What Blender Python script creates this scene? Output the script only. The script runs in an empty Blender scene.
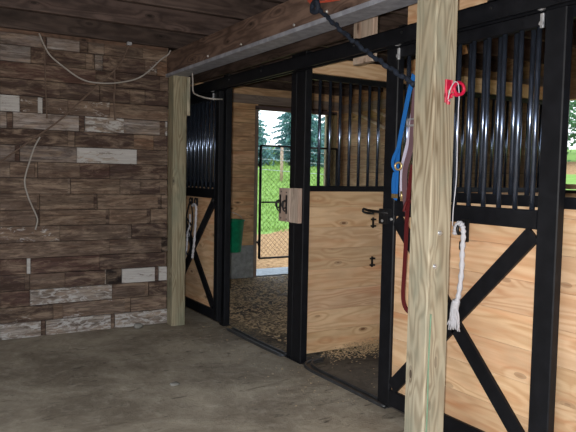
import bpy, math, random
from mathutils import Vector, Matrix
random.seed(7)
SC = bpy.context.scene
COL = SC.collection
R = math.radians

# ------------------------------------------------------------------ materials
def srgb(r, g, b):
    f = lambda c: (c/255/12.92) if c/255 <= .04045 else ((c/255+.055)/1.055)**2.4
    return (f(r), f(g), f(b), 1)

class NT:
    def __init__(s, name):
        s.m = bpy.data.materials.new(name); s.m.use_nodes = True
        s.t = s.m.node_tree; s.n = s.t.nodes; s.b = s.n['Principled BSDF']
    def add(s, typ, **kw):
        n = s.n.new(typ)
        for k, v in kw.items():
            if k in n.inputs: n.inputs[k].default_value = v
            else: setattr(n, k, v)
        return n
    def link(s, a, b): s.t.links.new(a, b)
    def math(s, op, a, b=None, clamp=False):
        n = s.n.new('ShaderNodeMath'); n.operation = op; n.use_clamp = clamp
        for i, v in enumerate((a, b)):
            if v is None: continue
            if isinstance(v, (int, float)): n.inputs[i].default_value = v
            else: s.link(v, n.inputs[i])
        return n.outputs[0]
    def mix(s, fac, a, b, blend='MIX'):
        n = s.n.new('ShaderNodeMix'); n.data_type = 'RGBA'; n.blend_type = blend
        for k, v in (('Factor', fac), ('A', a), ('B', b)):
            i = [x for x in n.inputs if x.name == k and x.type == ('VALUE' if k == 'Factor' else 'RGBA')][0]
            if isinstance(v, (int, float, tuple)): i.default_value = v
            else: s.link(v, i)
        return [o for o in n.outputs if o.type == 'RGBA'][0]
    def noise(s, vec, scale, detail=4, rough=.55, dist=0):
        n = s.add('ShaderNodeTexNoise', Scale=scale, Detail=detail, Roughness=rough, Distortion=dist)
        s.link(vec, n.inputs['Vector']); return n.outputs['Fac']
    def scale(s, vec, xyz):
        n = s.add('ShaderNodeMapping'); n.inputs['Scale'].default_value = xyz
        s.link(vec, n.inputs['Vector']); return n.outputs[0]
    def ramp(s, fac, stops):
        n = s.n.new('ShaderNodeValToRGB'); e = n.color_ramp.elements
        while len(e) < len(stops): e.new(.5)
        for i, (p, c) in enumerate(stops): e[i].position = p; e[i].color = c
        s.link(fac, n.inputs[0]); return n.outputs[0]
    def bump(s, h, strength=.3, dist=.01):
        n = s.add('ShaderNodeBump', Strength=strength, Distance=dist)
        s.link(h, n.inputs['Height']); s.link(n.outputs[0], s.b.inputs['Normal'])

def W(v): return (v, v, v, 1)

def wood(name, light, dark, knot, tint=.35, grain=1.0, rough=.65, knots=.07, stain=None, warmk=.5):
    """sawn lumber: grain runs along gc.x; every plank carries its own offset"""
    t = NT(name)
    gc = t.add('ShaderNodeAttribute', attribute_name='gc').outputs['Vector']
    tn = t.add('ShaderNodeAttribute', attribute_name='tint')
    kv = t.scale(gc, (3.0, 8.0, 8.0))
    v = t.add('ShaderNodeTexVoronoi', Scale=1.0, Randomness=1.0); t.link(kv, v.inputs['Vector'])
    kd = v.outputs['Distance']
    near = t.math('SUBTRACT', 1.0, t.math('MULTIPLY', kd, 2.6), clamp=True)
    low = t.noise(t.scale(gc, (.9, 7, 7)), 1.0, 2, .5, .4)
    ringv = t.math('ADD', t.math('MULTIPLY', low, 26*grain), t.math('MULTIPLY', near, 5.0))
    ring = t.math('ABSOLUTE', t.math('SINE', ringv))
    ring = t.math('POWER', ring, 3.0)
    fine = t.noise(t.scale(gc, (4, 160, 160)), 1.0, 3, .6)
    blot = t.noise(t.scale(gc, (1.5, 5, 5)), 1.0, 3, .5)
    f = t.math('ADD', t.math('MULTIPLY', ring, .42), t.math('MULTIPLY', fine, .45))
    f = t.math('ADD', f, t.math('MULTIPLY', t.math('SUBTRACT', blot, .5), 1.0), clamp=True)
    c = t.mix(f, light, dark)
    warm = t.noise(t.scale(gc, (1.1, 12, 12)), 1.0, 4, .6)
    c = t.mix(t.ramp(warm, [(.5, W(0)), (.72, W(warmk))]), c, (dark[0]*1.25, dark[1]*.85, dark[2]*.7, 1))
    km = t.math('LESS_THAN', kd, knots)
    kr = t.math('LESS_THAN', kd, knots*1.9)
    c = t.mix(t.math('MULTIPLY', kr, .35), c, knot)
    c = t.mix(t.math('MULTIPLY', km, .8), c, knot)
    if stain:
        sn = t.noise(t.scale(gc, (3, 9, 9)), 1.0, 5, .6)
        c = t.mix(t.math('MULTIPLY', t.ramp(sn, [(.45, W(0)), (.7, W(1))]), .75), c, stain)
    c = t.mix(1.0, c, tn.outputs['Color'], 'MULTIPLY')
    t.link(c, t.b.inputs['Base Color']); t.b.inputs['Roughness'].default_value = rough
    t.b.inputs['Specular IOR Level'].default_value = .25
    t.bump(f, .25, .004)
    return t.m

def old_plank():
    t = NT('weathered_plank')
    gc = t.add('ShaderNodeAttribute', attribute_name='gc').outputs['Vector']
    tn = t.add('ShaderNodeAttribute', attribute_name='tint').outputs['Color']
    pa = t.add('ShaderNodeAttribute', attribute_name='paint').outputs['Fac']
    fine = t.noise(t.scale(gc, (5, 110, 110)), 1.0, 4, .65)
    blot = t.noise(t.scale(gc, (4, 14, 14)), 1.0, 5, .65, .6)
    edge = t.noise(t.scale(gc, (9, 26, 26)), 1.0, 6, .7, 1.2)
    c = t.mix(t.math('MULTIPLY', fine, 1.0), tn, W(.012))
    c = t.mix(t.ramp(blot, [(.36, W(.0)), (.62, W(.78))]), c, t.mix(1.0, tn, (.36, .30, .27, 1), 'MULTIPLY'))
    c = t.mix(t.ramp(edge, [(.58, W(0)), (.75, W(.35))]), c, srgb(150, 136, 122))
    s = t.math('ADD', t.math('MULTIPLY', edge, .75), t.math('MULTIPLY', blot, .35))
    m = t.math('SUBTRACT', t.math('ADD', s, pa), 1.0)
    m = t.math('MULTIPLY', m, 14.0, clamp=True)
    tco = t.add('ShaderNodeTexCoord').outputs['Object']
    hz = t.noise(t.scale(tco, (3.5, 3.5, 14)), 1.0, 6, .68, .8)
    c = t.mix(t.ramp(hz, [(.46, W(0)), (.62, W(.6))]), c, srgb(158, 138, 120))
    hd = t.noise(t.scale(tco, (5, 5, 20)), 1.7, 6, .7, .6)
    c = t.mix(t.ramp(hd, [(.36, W(.55)), (.5, W(0))]), c, srgb(66, 52, 44))
    rg = t.noise(t.scale(gc, (2.2, 30, 30)), 1.0, 5, .7, .8)
    c = t.mix(t.ramp(rg, [(.42, W(.5)), (.54, W(0))]), c, srgb(52, 42, 37))
    c = t.mix(m, c, t.mix(fine, srgb(205, 202, 200), srgb(140, 135, 132)))
    t.link(c, t.b.inputs['Base Color']); t.b.inputs['Roughness'].default_value = .8
    t.b.inputs['Specular IOR Level'].default_value = .15
    t.bump(t.math('ADD', fine, t.math('MULTIPLY', m, .6)), .5, .005)
    return t.m

def metal(name, col, rough=.35, metallic=0.0, spec=.5, wear=None):
    t = NT(name)
    tc = t.add('ShaderNodeTexCoord').outputs['Object']
    n = t.noise(tc, 14, 5, .6)
    c = t.mix(t.ramp(n, [(.4, W(0)), (.75, W(1))]), col, tuple(min(1, x*1.7+.002) for x in col[:3])+(1,))
    if wear:
        w = t.noise(tc, 40, 6, .7)
        c = t.mix(t.ramp(w, [(.68, W(0)), (.74, W(.8))]), c, wear)
    t.link(c, t.b.inputs['Base Color'])
    t.b.inputs['Roughness'].default_value = rough; t.b.inputs['Metallic'].default_value = metallic
    t.b.inputs['Specular IOR Level'].default_value = spec
    t.bump(n, .08, .002)
    return t.m

def fabric(name, col, weave=400, rough=.8, dark=.6):
    t = NT(name)
    tc = t.add('ShaderNodeTexCoord').outputs['Object']
    n = t.noise(tc, weave, 2, .5); n2 = t.noise(tc, 22, 3, .5)
    c = t.mix(t.math('MULTIPLY', t.math('ADD', n, n2), .5), col, tuple(x*dark for x in col[:3])+(1,))
    t.link(c, t.b.inputs['Base Color']); t.b.inputs['Roughness'].default_value = rough
    t.bump(n, .3, .002)
    return t.m

def floor_mat(name, base, dark, lite, straw=0.0):
    t = NT(name)
    tc = t.add('ShaderNodeTexCoord').outputs['Object']
    a = t.noise(tc, 1.6, 8, .62, .5); b = t.noise(tc, 9, 8, .7, .3); c3 = t.noise(t.scale(tc, (2.6, 6.5, 1)), 1.5, 8, .65, 1.5)
    c = t.mix(t.ramp(a, [(.4, W(0)), (.62, W(1))]), dark, base)
    c = t.mix(t.ramp(b, [(.5, W(0)), (.78, W(.55))]), c, lite)
    c = t.mix(t.ramp(c3, [(.30, W(.85)), (.42, W(0))]), c, tuple(x*.35 for x in dark[:3])+(1,))
    c = t.mix(t.ramp(t.noise(tc, 60, 4, .7), [(.66, W(0)), (.74, W(.5))]), c, lite)
    if straw:
        s = t.noise(t.scale(tc, (1, 1, 1)), 34, 5, .7)
        p = t.noise(tc, 1.3, 4, .6)
        m = t.math('MULTIPLY', t.ramp(s, [(.44, W(0)), (.56, W(1))]), t.ramp(p, [(.35, W(0)), (.6, W(straw))]))
        c = t.mix(m, c, srgb(190, 165, 125))
    t.link(c, t.b.inputs['Base Color']); t.b.inputs['Roughness'].default_value = .78
    t.b.inputs['Specular IOR Level'].default_value = .2
    t.bump(t.math('ADD', a, t.math('MULTIPLY', b, .5)), .6, .03)
    return t.m

def terrain_mat():
    t = NT('lawn_and_gravel')
    tc = t.add('ShaderNodeTexCoord').outputs['Object']
    pa = t.add('ShaderNodeAttribute', attribute_name='paint').outputs['Fac']
    n1 = t.noise(tc, 1.1, 6, .6); n2 = t.noise(tc, 14, 5, .7)
    g = t.mix(n1, srgb(128, 160, 72), srgb(168, 196, 108))
    g = t.mix(t.math('MULTIPLY', n2, .6), g, srgb(84, 128, 52))
    d = t.mix(t.ramp(n2, [(.35, W(0)), (.65, W(1))]), srgb(122, 90, 60), srgb(206, 164, 116))
    m = t.math('MULTIPLY', t.math('SUBTRACT', t.math('ADD', pa, t.math('MULTIPLY', t.math('SUBTRACT', n2, .5), .7)), .5), 6, clamp=True)
    m = t.math('ADD', m, .5, clamp=True)
    m = t.math('MULTIPLY', t.math('SUBTRACT', t.math('ADD', pa, t.math('MULTIPLY', t.math('SUBTRACT', n2, .5), .6)), .45), 9, clamp=True)
    c = t.mix(m, g, d)
    t.link(c, t.b.inputs['Base Color']); t.b.inputs['Roughness'].default_value = .9
    t.b.inputs['Specular IOR Level'].default_value = .1
    t.bump(n2, .6, .05)
    return t.m

def foliage(name, a, b):
    t = NT(name)
    tc = t.add('ShaderNodeTexCoord').outputs['Object']
    n = t.noise(tc, 1.7, 4, .6); n2 = t.noise(tc, 12, 2, .6)
    c = t.mix(t.math('MULTIPLY', t.math('ADD', n, n2), .5), a, b)
    t.link(c, t.b.inputs['Base Color']); t.b.inputs['Roughness'].default_value = .7
    t.b.inputs['Specular IOR Level'].default_value = .2
    return t.m

M = {}
M['pine'] = wood('pine_boards', srgb(230, 200, 164), srgb(184, 138, 98), srgb(92, 54, 34), stain=srgb(196, 164, 132))
M['pine_dim'] = wood('aged_pine_boards', srgb(216, 184, 148), srgb(150, 114, 80), srgb(70, 46, 32), stain=srgb(150, 124, 98))
M['treated'] = wood('treated_lumber', srgb(186, 176, 154), srgb(108, 92, 70), srgb(56, 40, 32), grain=1.6, stain=srgb(136, 138, 122), warmk=0)
M['dark_lumber'] = wood('old_dark_lumber', srgb(96, 82, 76), srgb(48, 38, 35), srgb(24, 18, 15), stain=srgb(38, 30, 28), warmk=.15)
M['grey_board'] = wood('weathered_grey_board', srgb(196, 180, 168), srgb(150, 134, 124), srgb(90, 70, 60))
M['plank'] = old_plank()
M['black'] = metal('black_painted_steel', (.0045, .005, .007, 1), .5, 0, .22, wear=(.03, .03, .035, 1))
M['bar'] = metal('polished_dark_bar', (.13, .16, .23, 1), .22, .9, .6)
M['guide'] = metal('scuffed_floor_rail', (.05, .052, .056, 1), .4, .4, .5)
M['galv'] = metal('galvanised_steel', (.42, .43, .46, 1), .38, .6, .5)
M['flange'] = metal('grey_painted_flange', (.24, .25, .29, 1), .5, .1, .4)
M['kick'] = metal('grey_kickboard_sheet', (.22, .24, .25, 1), .6, 0, .3)
M['bolt'] = metal('zinc_bolt', (.6, .62, .65, 1), .3, .8, .5)
M['brass'] = metal('worn_brass', (.45, .33, .16, 1), .35, .8, .5)
M['iron'] = metal('black_iron', (.008, .008, .009, 1), .4, .2, .5)
M['green_plastic'] = metal('green_plastic', srgb(12, 128, 92), .4, 0, .4)
M['red_plastic'] = metal('red_plastic', srgb(176, 24, 58), .4, 0, .4)
M['white_rope'] = fabric('white_rope_fibre', srgb(214, 214, 222), 300)
M['white_wire'] = fabric('dusty_white_cable', srgb(176, 170, 164), 90)
M['brown_wire'] = fabric('dusty_brown_cable', srgb(112, 92, 80), 90)
M['blue_web'] = fabric('blue_nylon_webbing', srgb(20, 112, 196), 260)
M['navy_cord'] = fabric('navy_twisted_cord', srgb(16, 28, 46), 120)
M['maroon'] = fabric('maroon_leather', srgb(98, 26, 30), 80, .5)
M['mauve'] = fabric('mauve_webbing', srgb(112, 84, 92), 260)
M['white_web'] = fabric('white_webbing', srgb(216, 210, 232), 200)
M['violet'] = fabric('violet_edging', srgb(54, 38, 140), 200)
M['black_web'] = fabric('black_webbing', srgb(26, 26, 30), 200)
M['orange_twine'] = fabric('orange_baling_twine', srgb(205, 84, 60), 120)
M['green_cord'] = fabric('faded_green_cord', srgb(126, 158, 130), 120)
M['aisle'] = floor_mat('aisle_concrete', srgb(180, 170, 153), srgb(138, 128, 114), srgb(212, 203, 188))
M['stall_floor'] = floor_mat('stall_floor_mat', srgb(92, 84, 76), srgb(54, 50, 46), srgb(140, 124, 104), straw=.9)
M['stall_dark'] = floor_mat('stall_rubber_floor', srgb(112, 106, 98), srgb(70, 66, 62), srgb(150, 138, 120))
M['shaving'] = fabric('wood_shavings', srgb(214, 186, 146), 60, .9, .5)
M['stone'] = fabric('grey_stone', srgb(140, 138, 132), 20, .8)
M['terrain'] = terrain_mat()
M['spruce'] = foliage('blue_spruce_needles', srgb(170, 208, 204), srgb(78, 126, 132))
M['leaf'] = foliage('dark_green_leaves', srgb(120, 170, 112), srgb(44, 84, 56))
M['blade'] = foliage('grass_blades', srgb(160, 188, 104), srgb(116, 148, 70))
M['bark'] = foliage('brown_bark', srgb(88, 70, 56), srgb(44, 34, 28))
M['fence_wood'] = wood('fence_post_wood', srgb(200, 178, 156), srgb(150, 120, 96), srgb(80, 60, 50))

# ------------------------------------------------------------------ mesh building
class MB:
    def __init__(s): s.v = []; s.f = []; s.gc = []; s.tint = []; s.paint = []; s.sm = []
    def _add(s, vs, fs, along=1, tint=(1, 1, 1), paint=0, smooth=False, off=None):
        o = len(s.v)
        if off is None: off = (random.uniform(0, 60), random.uniform(0, 60), random.uniform(0, 60))
        ax = [along]+[a for a in (0, 1, 2) if a != along]
        for v in vs:
            s.v.append(tuple(v))
            s.gc.append((v[ax[0]]+off[0], v[ax[1]]+off[1], v[ax[2]]+off[2]))
            s.tint.append(tuple(tint)+(1,)); s.paint.append(paint)
        for f in fs: s.f.append(tuple(i+o for i in f)); s.sm.append(smooth)
        return s
    def box(s, x0, x1, y0, y1, z0, z1, along=1, bev=0.0, **kw):
        x0, x1 = sorted((x0, x1)); y0, y1 = sorted((y0, y1)); z0, z1 = sorted((z0, z1))
        if bev <= 0:
            vs = [(x, y, z) for z in (z0, z1) for y in (y0, y1) for x in (x0, x1)]
            fs = [(0, 2, 3, 1), (4, 5, 7, 6), (0, 1, 5, 4), (2, 6, 7, 3), (0, 4, 6, 2), (1, 3, 7, 5)]
            return s._add(vs, fs, along, **kw)
        # octagonal cross-section prism along the 'along' axis, ends chamfered by the same amount
        lo = [x0, y0, z0]; hi = [x1, y1, z1]; a = along; b, c = [k for k in (0, 1, 2) if k != a]
        bev = min(bev, (hi[b]-lo[b])*.45, (hi[c]-lo[c])*.45)
        def ring(av, ins):
            B0, B1, C0, C1 = lo[b]+ins, hi[b]-ins, lo[c]+ins, hi[c]-ins
            pts = [(B0+bev, C0), (B1-bev, C0), (B1, C0+bev), (B1, C1-bev), (B1-bev, C1), (B0+bev, C1), (B0, C1-bev), (B0, C0+bev)]
            out = []
            for pb, pc in pts:
                p = [0, 0, 0]; p[a] = av; p[b] = pb; p[c] = pc; out.append(tuple(p))
            return out
        rs = ring(lo[a], 0)+ring(hi[a], 0)
        fs = [(i, (i+1) % 8, 8+(i+1) % 8, 8+i) for i in range(8)]+[tuple(range(7, -1, -1)), tuple(range(8, 16))]
        if a == 1: fs = [tuple(reversed(f)) for f in fs]
        return s._add(rs, fs, along, **kw)
    def beam(s, p, q, w, d, nrm=(1, 0, 0), **kw):
        """rectangular bar from p to q; w across in the plane normal to nrm, d along nrm"""
        p = Vector(p); q = Vector(q); u = (q-p).normalized(); n = Vector(nrm).normalized(); n = (n-u*n.dot(u)).normalized(); c = u.cross(n)
        vs = []
        for e in (p, q):
            for a, b in ((-1, -1), (1, -1), (1, 1), (-1, 1)): vs.append(e+c*(a*w/2)+n*(b*d/2))
        fs = [(0, 1, 5, 4), (1, 2, 6, 5), (2, 3, 7, 6), (3, 0, 4, 7), (3, 2, 1, 0), (4, 5, 6, 7)]
        return s._add(vs, fs, 1, **kw)
    def cyl(s, p, q, r, n=12, r2=None, **kw):
        p = Vector(p); q = Vector(q); u = (q-p).normalized(); a = u.orthogonal().normalized(); b = u.cross(a); r2 = r if r2 is None else r2
        vs = [p+(a*math.cos(t)+b*math.sin(t))*r for t in [2*math.pi*i/n for i in range(n)]]+[q+(a*math.cos(t)+b*math.sin(t))*r2 for t in [2*math.pi*i/n for i in range(n)]]
        fs = [(i, (i+1) % n, n+(i+1) % n, n+i) for i in range(n)]
        s._add(vs, fs, 2, smooth=True, **kw)
        o = len(s.v)-2*n
        s.f += [tuple(o+i for i in range(n-1, -1, -1)), tuple(o+n+i for i in range(n))]; s.sm += [False, False]
        return s
    def tube(s, pts, r, n=8, sub=6, closed=False, flat=None, twist=0, **kw):
        """smooth tube through points (Catmull-Rom); flat=(w,t) makes a strap"""
        P = [Vector(p) for p in pts]; C = []
        m = len(P)
        for i in range(m if closed else m-1):
            a, b, c, d = (P[(i-1) % m] if closed or i > 0 else P[0]*2-P[1]), P[i], P[(i+1) % m], (P[(i+2) % m] if closed or i+2 < m else P[-1]*2-P[-2])
            for k in range(sub):
                t = k/sub
                C.append(.5*((2*b)+(c-a)*t+(2*a-5*b+4*c-d)*t*t+(3*b-a-3*c+d)*t**3))
        if not closed: C.append(P[-1])
        L = len(C); rings = []
        nrm = None
        for i, c in enumerate(C):
            u = ((C[(i+1) % L] if closed or i+1 < L else C[i])-(C[i-1] if closed or i > 0 else C[0])).normalized()
            if nrm is None:
                nrm = Vector((1, 0, 0)) if flat else u.orthogonal()
            nrm = (nrm-u*nrm.dot(u)).normalized(); bn = u.cross(nrm)
            rr = r
            if twist: rr = r*(1+.22*math.sin(i*twist))
            if flat:
                w, th = flat
                rings.append([c+bn*(x*w/2)+nrm*(y*th/2) for x, y in ((-1, -1), (1, -1), (1, 1), (-1, 1))])
            else:
                rings.append([c+(nrm*math.cos(2*math.pi*k/n)+bn*math.sin(2*math.pi*k/n))*rr for k in range(n)])
        nn = len(rings[0]); vs = [v for g in rings for v in g]; fs = []
        for i in range(L if closed else L-1):
            j = (i+1) % L
            for k in range(nn): fs.append((i*nn+k, i*nn+(k+1) % nn, j*nn+(k+1) % nn, j*nn+k))
        if not closed: fs += [tuple(range(nn-1, -1, -1)), tuple((L-1)*nn+k for k in range(nn))]
        return s._add(vs, fs, 2, smooth=not flat, **kw)
    def torus(s, c, R_, r, axis=(1, 0, 0), n=20, m=8, sx=1, sz=1):
        c = Vector(c); u = Vector(axis).normalized(); a = Vector((0, 0, 1)) if abs(u.z) < .9 else Vector((1, 0, 0)); b = u.cross(a)
        vs = []; fs = []
        for i in range(n):
            t = 2*math.pi*i/n; d = a*math.cos(t)*sz+b*math.sin(t)*sx; d2 = (a*math.cos(t)+b*math.sin(t)).normalized()
            for k in range(m):
                p = 2*math.pi*k/m; vs.append(c+d*R_+d2*(r*math.cos(p))+u*(r*math.sin(p)))
        for i in range(n):
            for k in range(m): fs.append((i*m+k, ((i+1) % n)*m+k, ((i+1) % n)*m+(k+1) % m, i*m+(k+1) % m))
        return s._add(vs, fs, 2, smooth=True)
    def lathe(s, c, prof, n=28):
        c = Vector(c); vs = []; fs = []; L = len(prof)
        for i in range(n):
            t = 2*math.pi*i/n
            for r, z in prof: vs.append(c+Vector((r*math.cos(t), r*math.sin(t), z)))
        for i in range(n):
            for k in range(L-1): fs.append((i*L+k, ((i+1) % n)*L+k, ((i+1) % n)*L+k+1, i*L+k+1))
        return s._add(vs, fs, 2, smooth=True)
    def build(s, name, mat, parent=None, origin=None):
        me = bpy.data.meshes.new(name)
        base = Vector(parent_world(parent)) if parent else Vector((0, 0, 0))
        if origin is None:
            if parent: o = base
            else:
                xs, ys, zs = zip(*s.v); o = Vector(((min(xs)+max(xs))/2, (min(ys)+max(ys))/2, min(zs)))
        else: o = Vector(origin)
        me.from_pydata([Vector(v)-o for v in s.v], [], s.f)
        a = me.attributes.new('gc', 'FLOAT_VECTOR', 'POINT'); a.data.foreach_set('vector', [x for g in s.gc for x in g])
        a = me.attributes.new('tint', 'FLOAT_COLOR', 'POINT'); a.data.foreach_set('color', [x for g in s.tint for x in g])
        a = me.attributes.new('paint', 'FLOAT', 'POINT'); a.data.foreach_set('value', s.paint)
        me.polygons.foreach_set('use_smooth', s.sm)
        me.materials.append(mat); me.update()
        ob = bpy.data.objects.new(name, me); COL.objects.link(ob)
        if parent: ob.parent = parent
        ob.location = o-base
        return ob

def parent_world(p):
    v = Vector((0, 0, 0))
    while p: v += p.location; p = p.parent
    return v
def tag(o, label=None, cat=None, group=None, kind=None):
    if label: o['label'] = label
    if cat: o['category'] = cat
    if group: o['group'] = group
    if kind: o['kind'] = kind
    return o
def empty(name, loc, label=None, cat=None, group=None, kind=None):
    o = bpy.data.objects.new(name, None); COL.objects.link(o); o.location = loc; o.empty_display_size = .1
    return tag(o, label, cat, group, kind)
def bars(proto_mb, name, mat, parent, offsets):
    """first one built, the rest copies sharing its mesh"""
    first = proto_mb.build(name, mat, parent)
    base = first.location.copy()
    for i, d in enumerate(offsets):
        if i == 0: first.location = base+Vector(d); continue
        c = first.copy(); COL.objects.link(c); c.parent = parent; c.location = base+Vector(d)
    return first
def rt(lo=.86, hi=1.08):
    k = random.uniform(lo, hi); return (k, k*random.uniform(.97, 1.0), k*random.uniform(.93, 1.0))

# ------------------------------------------------------------------ setting: floor, walls, ceiling
XF = 2.60          # line of the stall fronts
YW = 5.89          # old plank wall at the end of the aisle
YE = 7.99          # end wall of the far stall
XE = 5.70          # outer side wall of the stalls

f = MB()
nx, ny = 60, 70
vs = []; fs = []
for j in range(ny+1):
    for i in range(nx+1):
        x = -2.6+(XF+.02+2.6)*i/nx; y = -2.6+(8.1+2.6)*j/ny
        vs.append((x, y, .008*math.sin(x*3.1+y*1.7)*math.sin(y*2.3)*(0 if i in (0, nx) else 1)-.004))
for j in range(ny):
    for i in range(nx):
        a = j*(nx+1)+i; fs.append((a, a+1, a+nx+2, a+nx+1))
f._add(vs, fs, smooth=True)
tag(f.build('floor', M['aisle'], origin=(0, 0, 0)), kind='structure')
MB_ = None
f = MB().box(XF+.02, XE+.15, 4.25, YE+.05, -.12, -.002)
tag(f.build('floor_stalls', M['stall_floor'], origin=(4, 5, 0)), kind='structure')
f = MB().box(XF+.02, XE+.15, -2.6, 4.25, -.12, -.002)
tag(f.build('floor_near_stall', M['stall_dark'], origin=(4, 3, 0)), kind='structure')

TONE = dict(g1=(122, 112, 108), g2=(114, 100, 90), l=(150, 142, 138), lw=(144, 134, 126), w=(168, 160, 152), d=(74, 56, 50), dw=(74, 58, 50),
            d2=(84, 66, 60), dr=(86, 62, 55), m=(104, 86, 74), m2=(114, 94, 78), mw=(108, 90, 78), gw=(118, 112, 110), k=(34, 28, 28), o=(120, 90, 68))
PAINT = dict(l=.30, lw=.47, w=.56, dw=.34, mw=.38, gw=.42, g1=.2)
ROWS = [
[(0.704, 'g1'), (1.033, 'd'), (1.074, 'l'), (1.351, 'd'), (1.42, 'g2'), (1.561, 'm'), (1.92, 'm2'), (2.203, '')],
[(0.702, 'l'), (0.944, 'd'), (1.402, 'mw'), (1.463, 'd'), (1.481, 'gw'), (1.552, 'd'), (1.94, 'mw'), (2.056, 'o'), (2.184, 'm'), (2.214, '')],
[(0.701, 'dr'), (1.49, 'd'), (2.086, 'm'), (2.215, '')],
[(0.7, 'd'), (1.18, 'd2'), (1.525, 'd'), (1.799, 'm'), (1.941, 'd'), (2.216, '')],
[(0.699, 'w'), (0.854, 'mw'), (0.998, 'w'), (1.039, 'd'), (1.072, 'mw'), (1.247, 'mw'), (1.615, 'm2'), (2.217, '')],
[(0.698, 'l'), (0.752, 'd'), (0.798, 'l'), (1.341, 'd'), (1.393, 'lw'), (1.744, 'l'), (2.089, 'd'), (2.148, 'lw'), (2.218, '')],
[(0.696, 'd'), (1.246, 'm'), (1.306, 'd'), (1.839, 'o'), (2.031, 'd'), (2.22, '')],
[(0.695, 'g1'), (0.812, 'dr'), (0.851, 'g1'), (1.323, 'w'), (1.868, 'm'), (2.221, '')],
[(0.694, 'g2'), (0.772, 'm'), (0.971, 'm2'), (0.995, 'm'), (1.349, 'dr'), (1.616, 'd'), (2.222, '')],
[(0.693, 'm'), (1.245, 'g2'), (1.271, 'm2'), (1.709, 'm'), (1.897, 'd'), (2.093, 'm2'), (2.223, '')],
[(0.692, 'm'), (0.986, 'm2'), (1.01, 'm2'), (1.472, 'd'), (1.503, 'm2'), (2.074, 'd'), (2.108, 'm'), (2.224, '')],
[(0.69, 'm'), (0.977, 'd'), (1.005, 'm2'), (1.58, 'd'), (1.612, 'm2'), (1.967, 'd'), (2.006, 'm2'), (2.225, '')],
[(0.689, 'mw'), (1.176, 'm'), (1.785, 'g2'), (1.823, 'd'), (2.226, '')],
[(0.688, 'm'), (1.617, 'm'), (2.116, 'k'), (2.187, 'm'), (2.227, '')],
[(0.687, 'dr'), (0.901, 'w'), (0.934, 'dr'), (1.526, 'd'), (2.147, 'm'), (2.229, '')],
[(0.686, 'd'), (0.884, 'm'), (0.925, 'm'), (1.217, 'd'), (1.572, 'lw'), (1.59, 'k'), (1.73, 'w'), (2.048, 'd'), (2.088, 'w'), (2.23, '')],
[(0.685, 'dr'), (0.924, 'lw'), (1.637, 'm'), (1.951, 'm2'), (1.99, 'd'), (2.231, '')],
[(0.683, 'dw'), (1.114, 'm2'), (1.199, 'mw'), (1.759, 'm2'), (1.816, 'm'), (2.232, '')],
[(0.682, 'lw'), (1.013, 'd'), (1.055, 'lw'), (1.628, 'd'), (1.665, 'lw'), (2.182, 'm'), (2.233, '')],
]
wall = empty('wall_back', (0.7, YW, 0), kind='structure')
pb = MB(); H = 2.64/19
for i, seg in enumerate(ROWS):
    z1 = 2.64-H*i; z0 = z1-H
    ext = []
    x = seg[0][0]
    first = seg[0][1]
    while x > -2.6:
        w_ = random.uniform(.35, 1.0); ext.append((x-w_, first if x == seg[0][0] and random.random() < .5 else random.choice(['d', 'm', 'm2', 'l', 'dr', 'mw', 'm']))); x -= w_
        if len(ext) == 1: pass
    full = list(reversed(ext))+seg
    full[-1] = (2.17, '')
    for k in range(len(full)-1):
        x0, t = full[k]; x1 = full[k+1][0]
        if x1-x0 < .004: continue
        c = srgb(*TONE[t])[:3]; j = random.uniform(1.9, 2.5); c = tuple(a*j for a in c); g_ = sum(c)/3; c = tuple(a*.8+g_*.2 for a in c)
        th = .012 if (x1-x0) < .06 else random.uniform(.02, .032)
        pb.box(x0+.002, x1-.002, YW-th, YW, z0+.003, z1-.003, along=0, tint=c, paint=PAINT.get(t, .12+random.uniform(-.08, .08)))
pb.build('plank_cladding', M['plank'], wall)
b = MB(); b.box(-2.6, 2.16, YW, YW+.05, .0, 2.9, tint=(.3, .25, .22), along=0)
b.build('backing_wall', M['dark_lumber'], wall)

def plank_wall(mb, axis, pos, a0, a1, z0, z1, h, th, holes=(), tint=(.8, 1.05)):
    """horizontal planks; axis = the axis the wall runs along; holes = (a0,a1,z0,z1)"""
    z = z0
    while z < z1-.01:
        zt = min(z+h, z1); spans = [(a0, a1)]
        for ha0, ha1, hz0, hz1 in holes:
            if zt > hz0+.01 and z < hz1-.01:
                ns = []
                for s0, s1 in spans:
                    if ha0 > s0: ns.append((s0, min(s1, ha0)))
                    if ha1 < s1: ns.append((max(s0, ha1), s1))
                spans = [q for q in ns if q[1]-q[0] > .01]
        for s0, s1 in spans:
            t = rt(*tint)
            if axis == 0: mb.box(s0, s1, pos, pos+th, z+.0025, zt-.0025, along=0, tint=t)
            else: mb.box(pos, pos+th, s0, s1, z+.0025, zt-.0025, along=1, tint=t)
        z = zt

# end wall of the far stall with the outside doorway
DX0, DX1, DZ = 4.28, 5.48, 2.37
wf = empty('wall_far', (4, YE, 0), kind='structure')
mb = MB(); plank_wall(mb, 0, YE, -2.6, XE+.1, .46, 2.9, .19, .04, [(DX0, DX1, 0, DZ)], tint=(1.1, 1.35))
mb.box(-2.6, DX0, YE+.045, YE+.06, 0, 2.9, tint=(.2, .2, .2)); mb.box(DX1, XE, YE+.045, YE+.06, 0, 2.9, tint=(.2, .2, .2))
mb.box(DX0, DX1, YE+.045, YE+.06, DZ, 2.9, tint=(.2, .2, .2))
mb.build('plank_cladding', M['pine_dim'], wf)
mb = MB().box(2.3, DX0-.005, YE-.012, YE+.04, 0, .46).box(DX1+.15, XE, YE-.012, YE+.04, 0, .46)
mb.build('kick_board', M['kick'], wf)
mb = MB().box(2.7, XE, YE-.04, YE, 2.44, 2.56, along=0, tint=(.6, .6, .6))
mb.build('wall_plate', M['grey_board'], wf)
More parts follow.
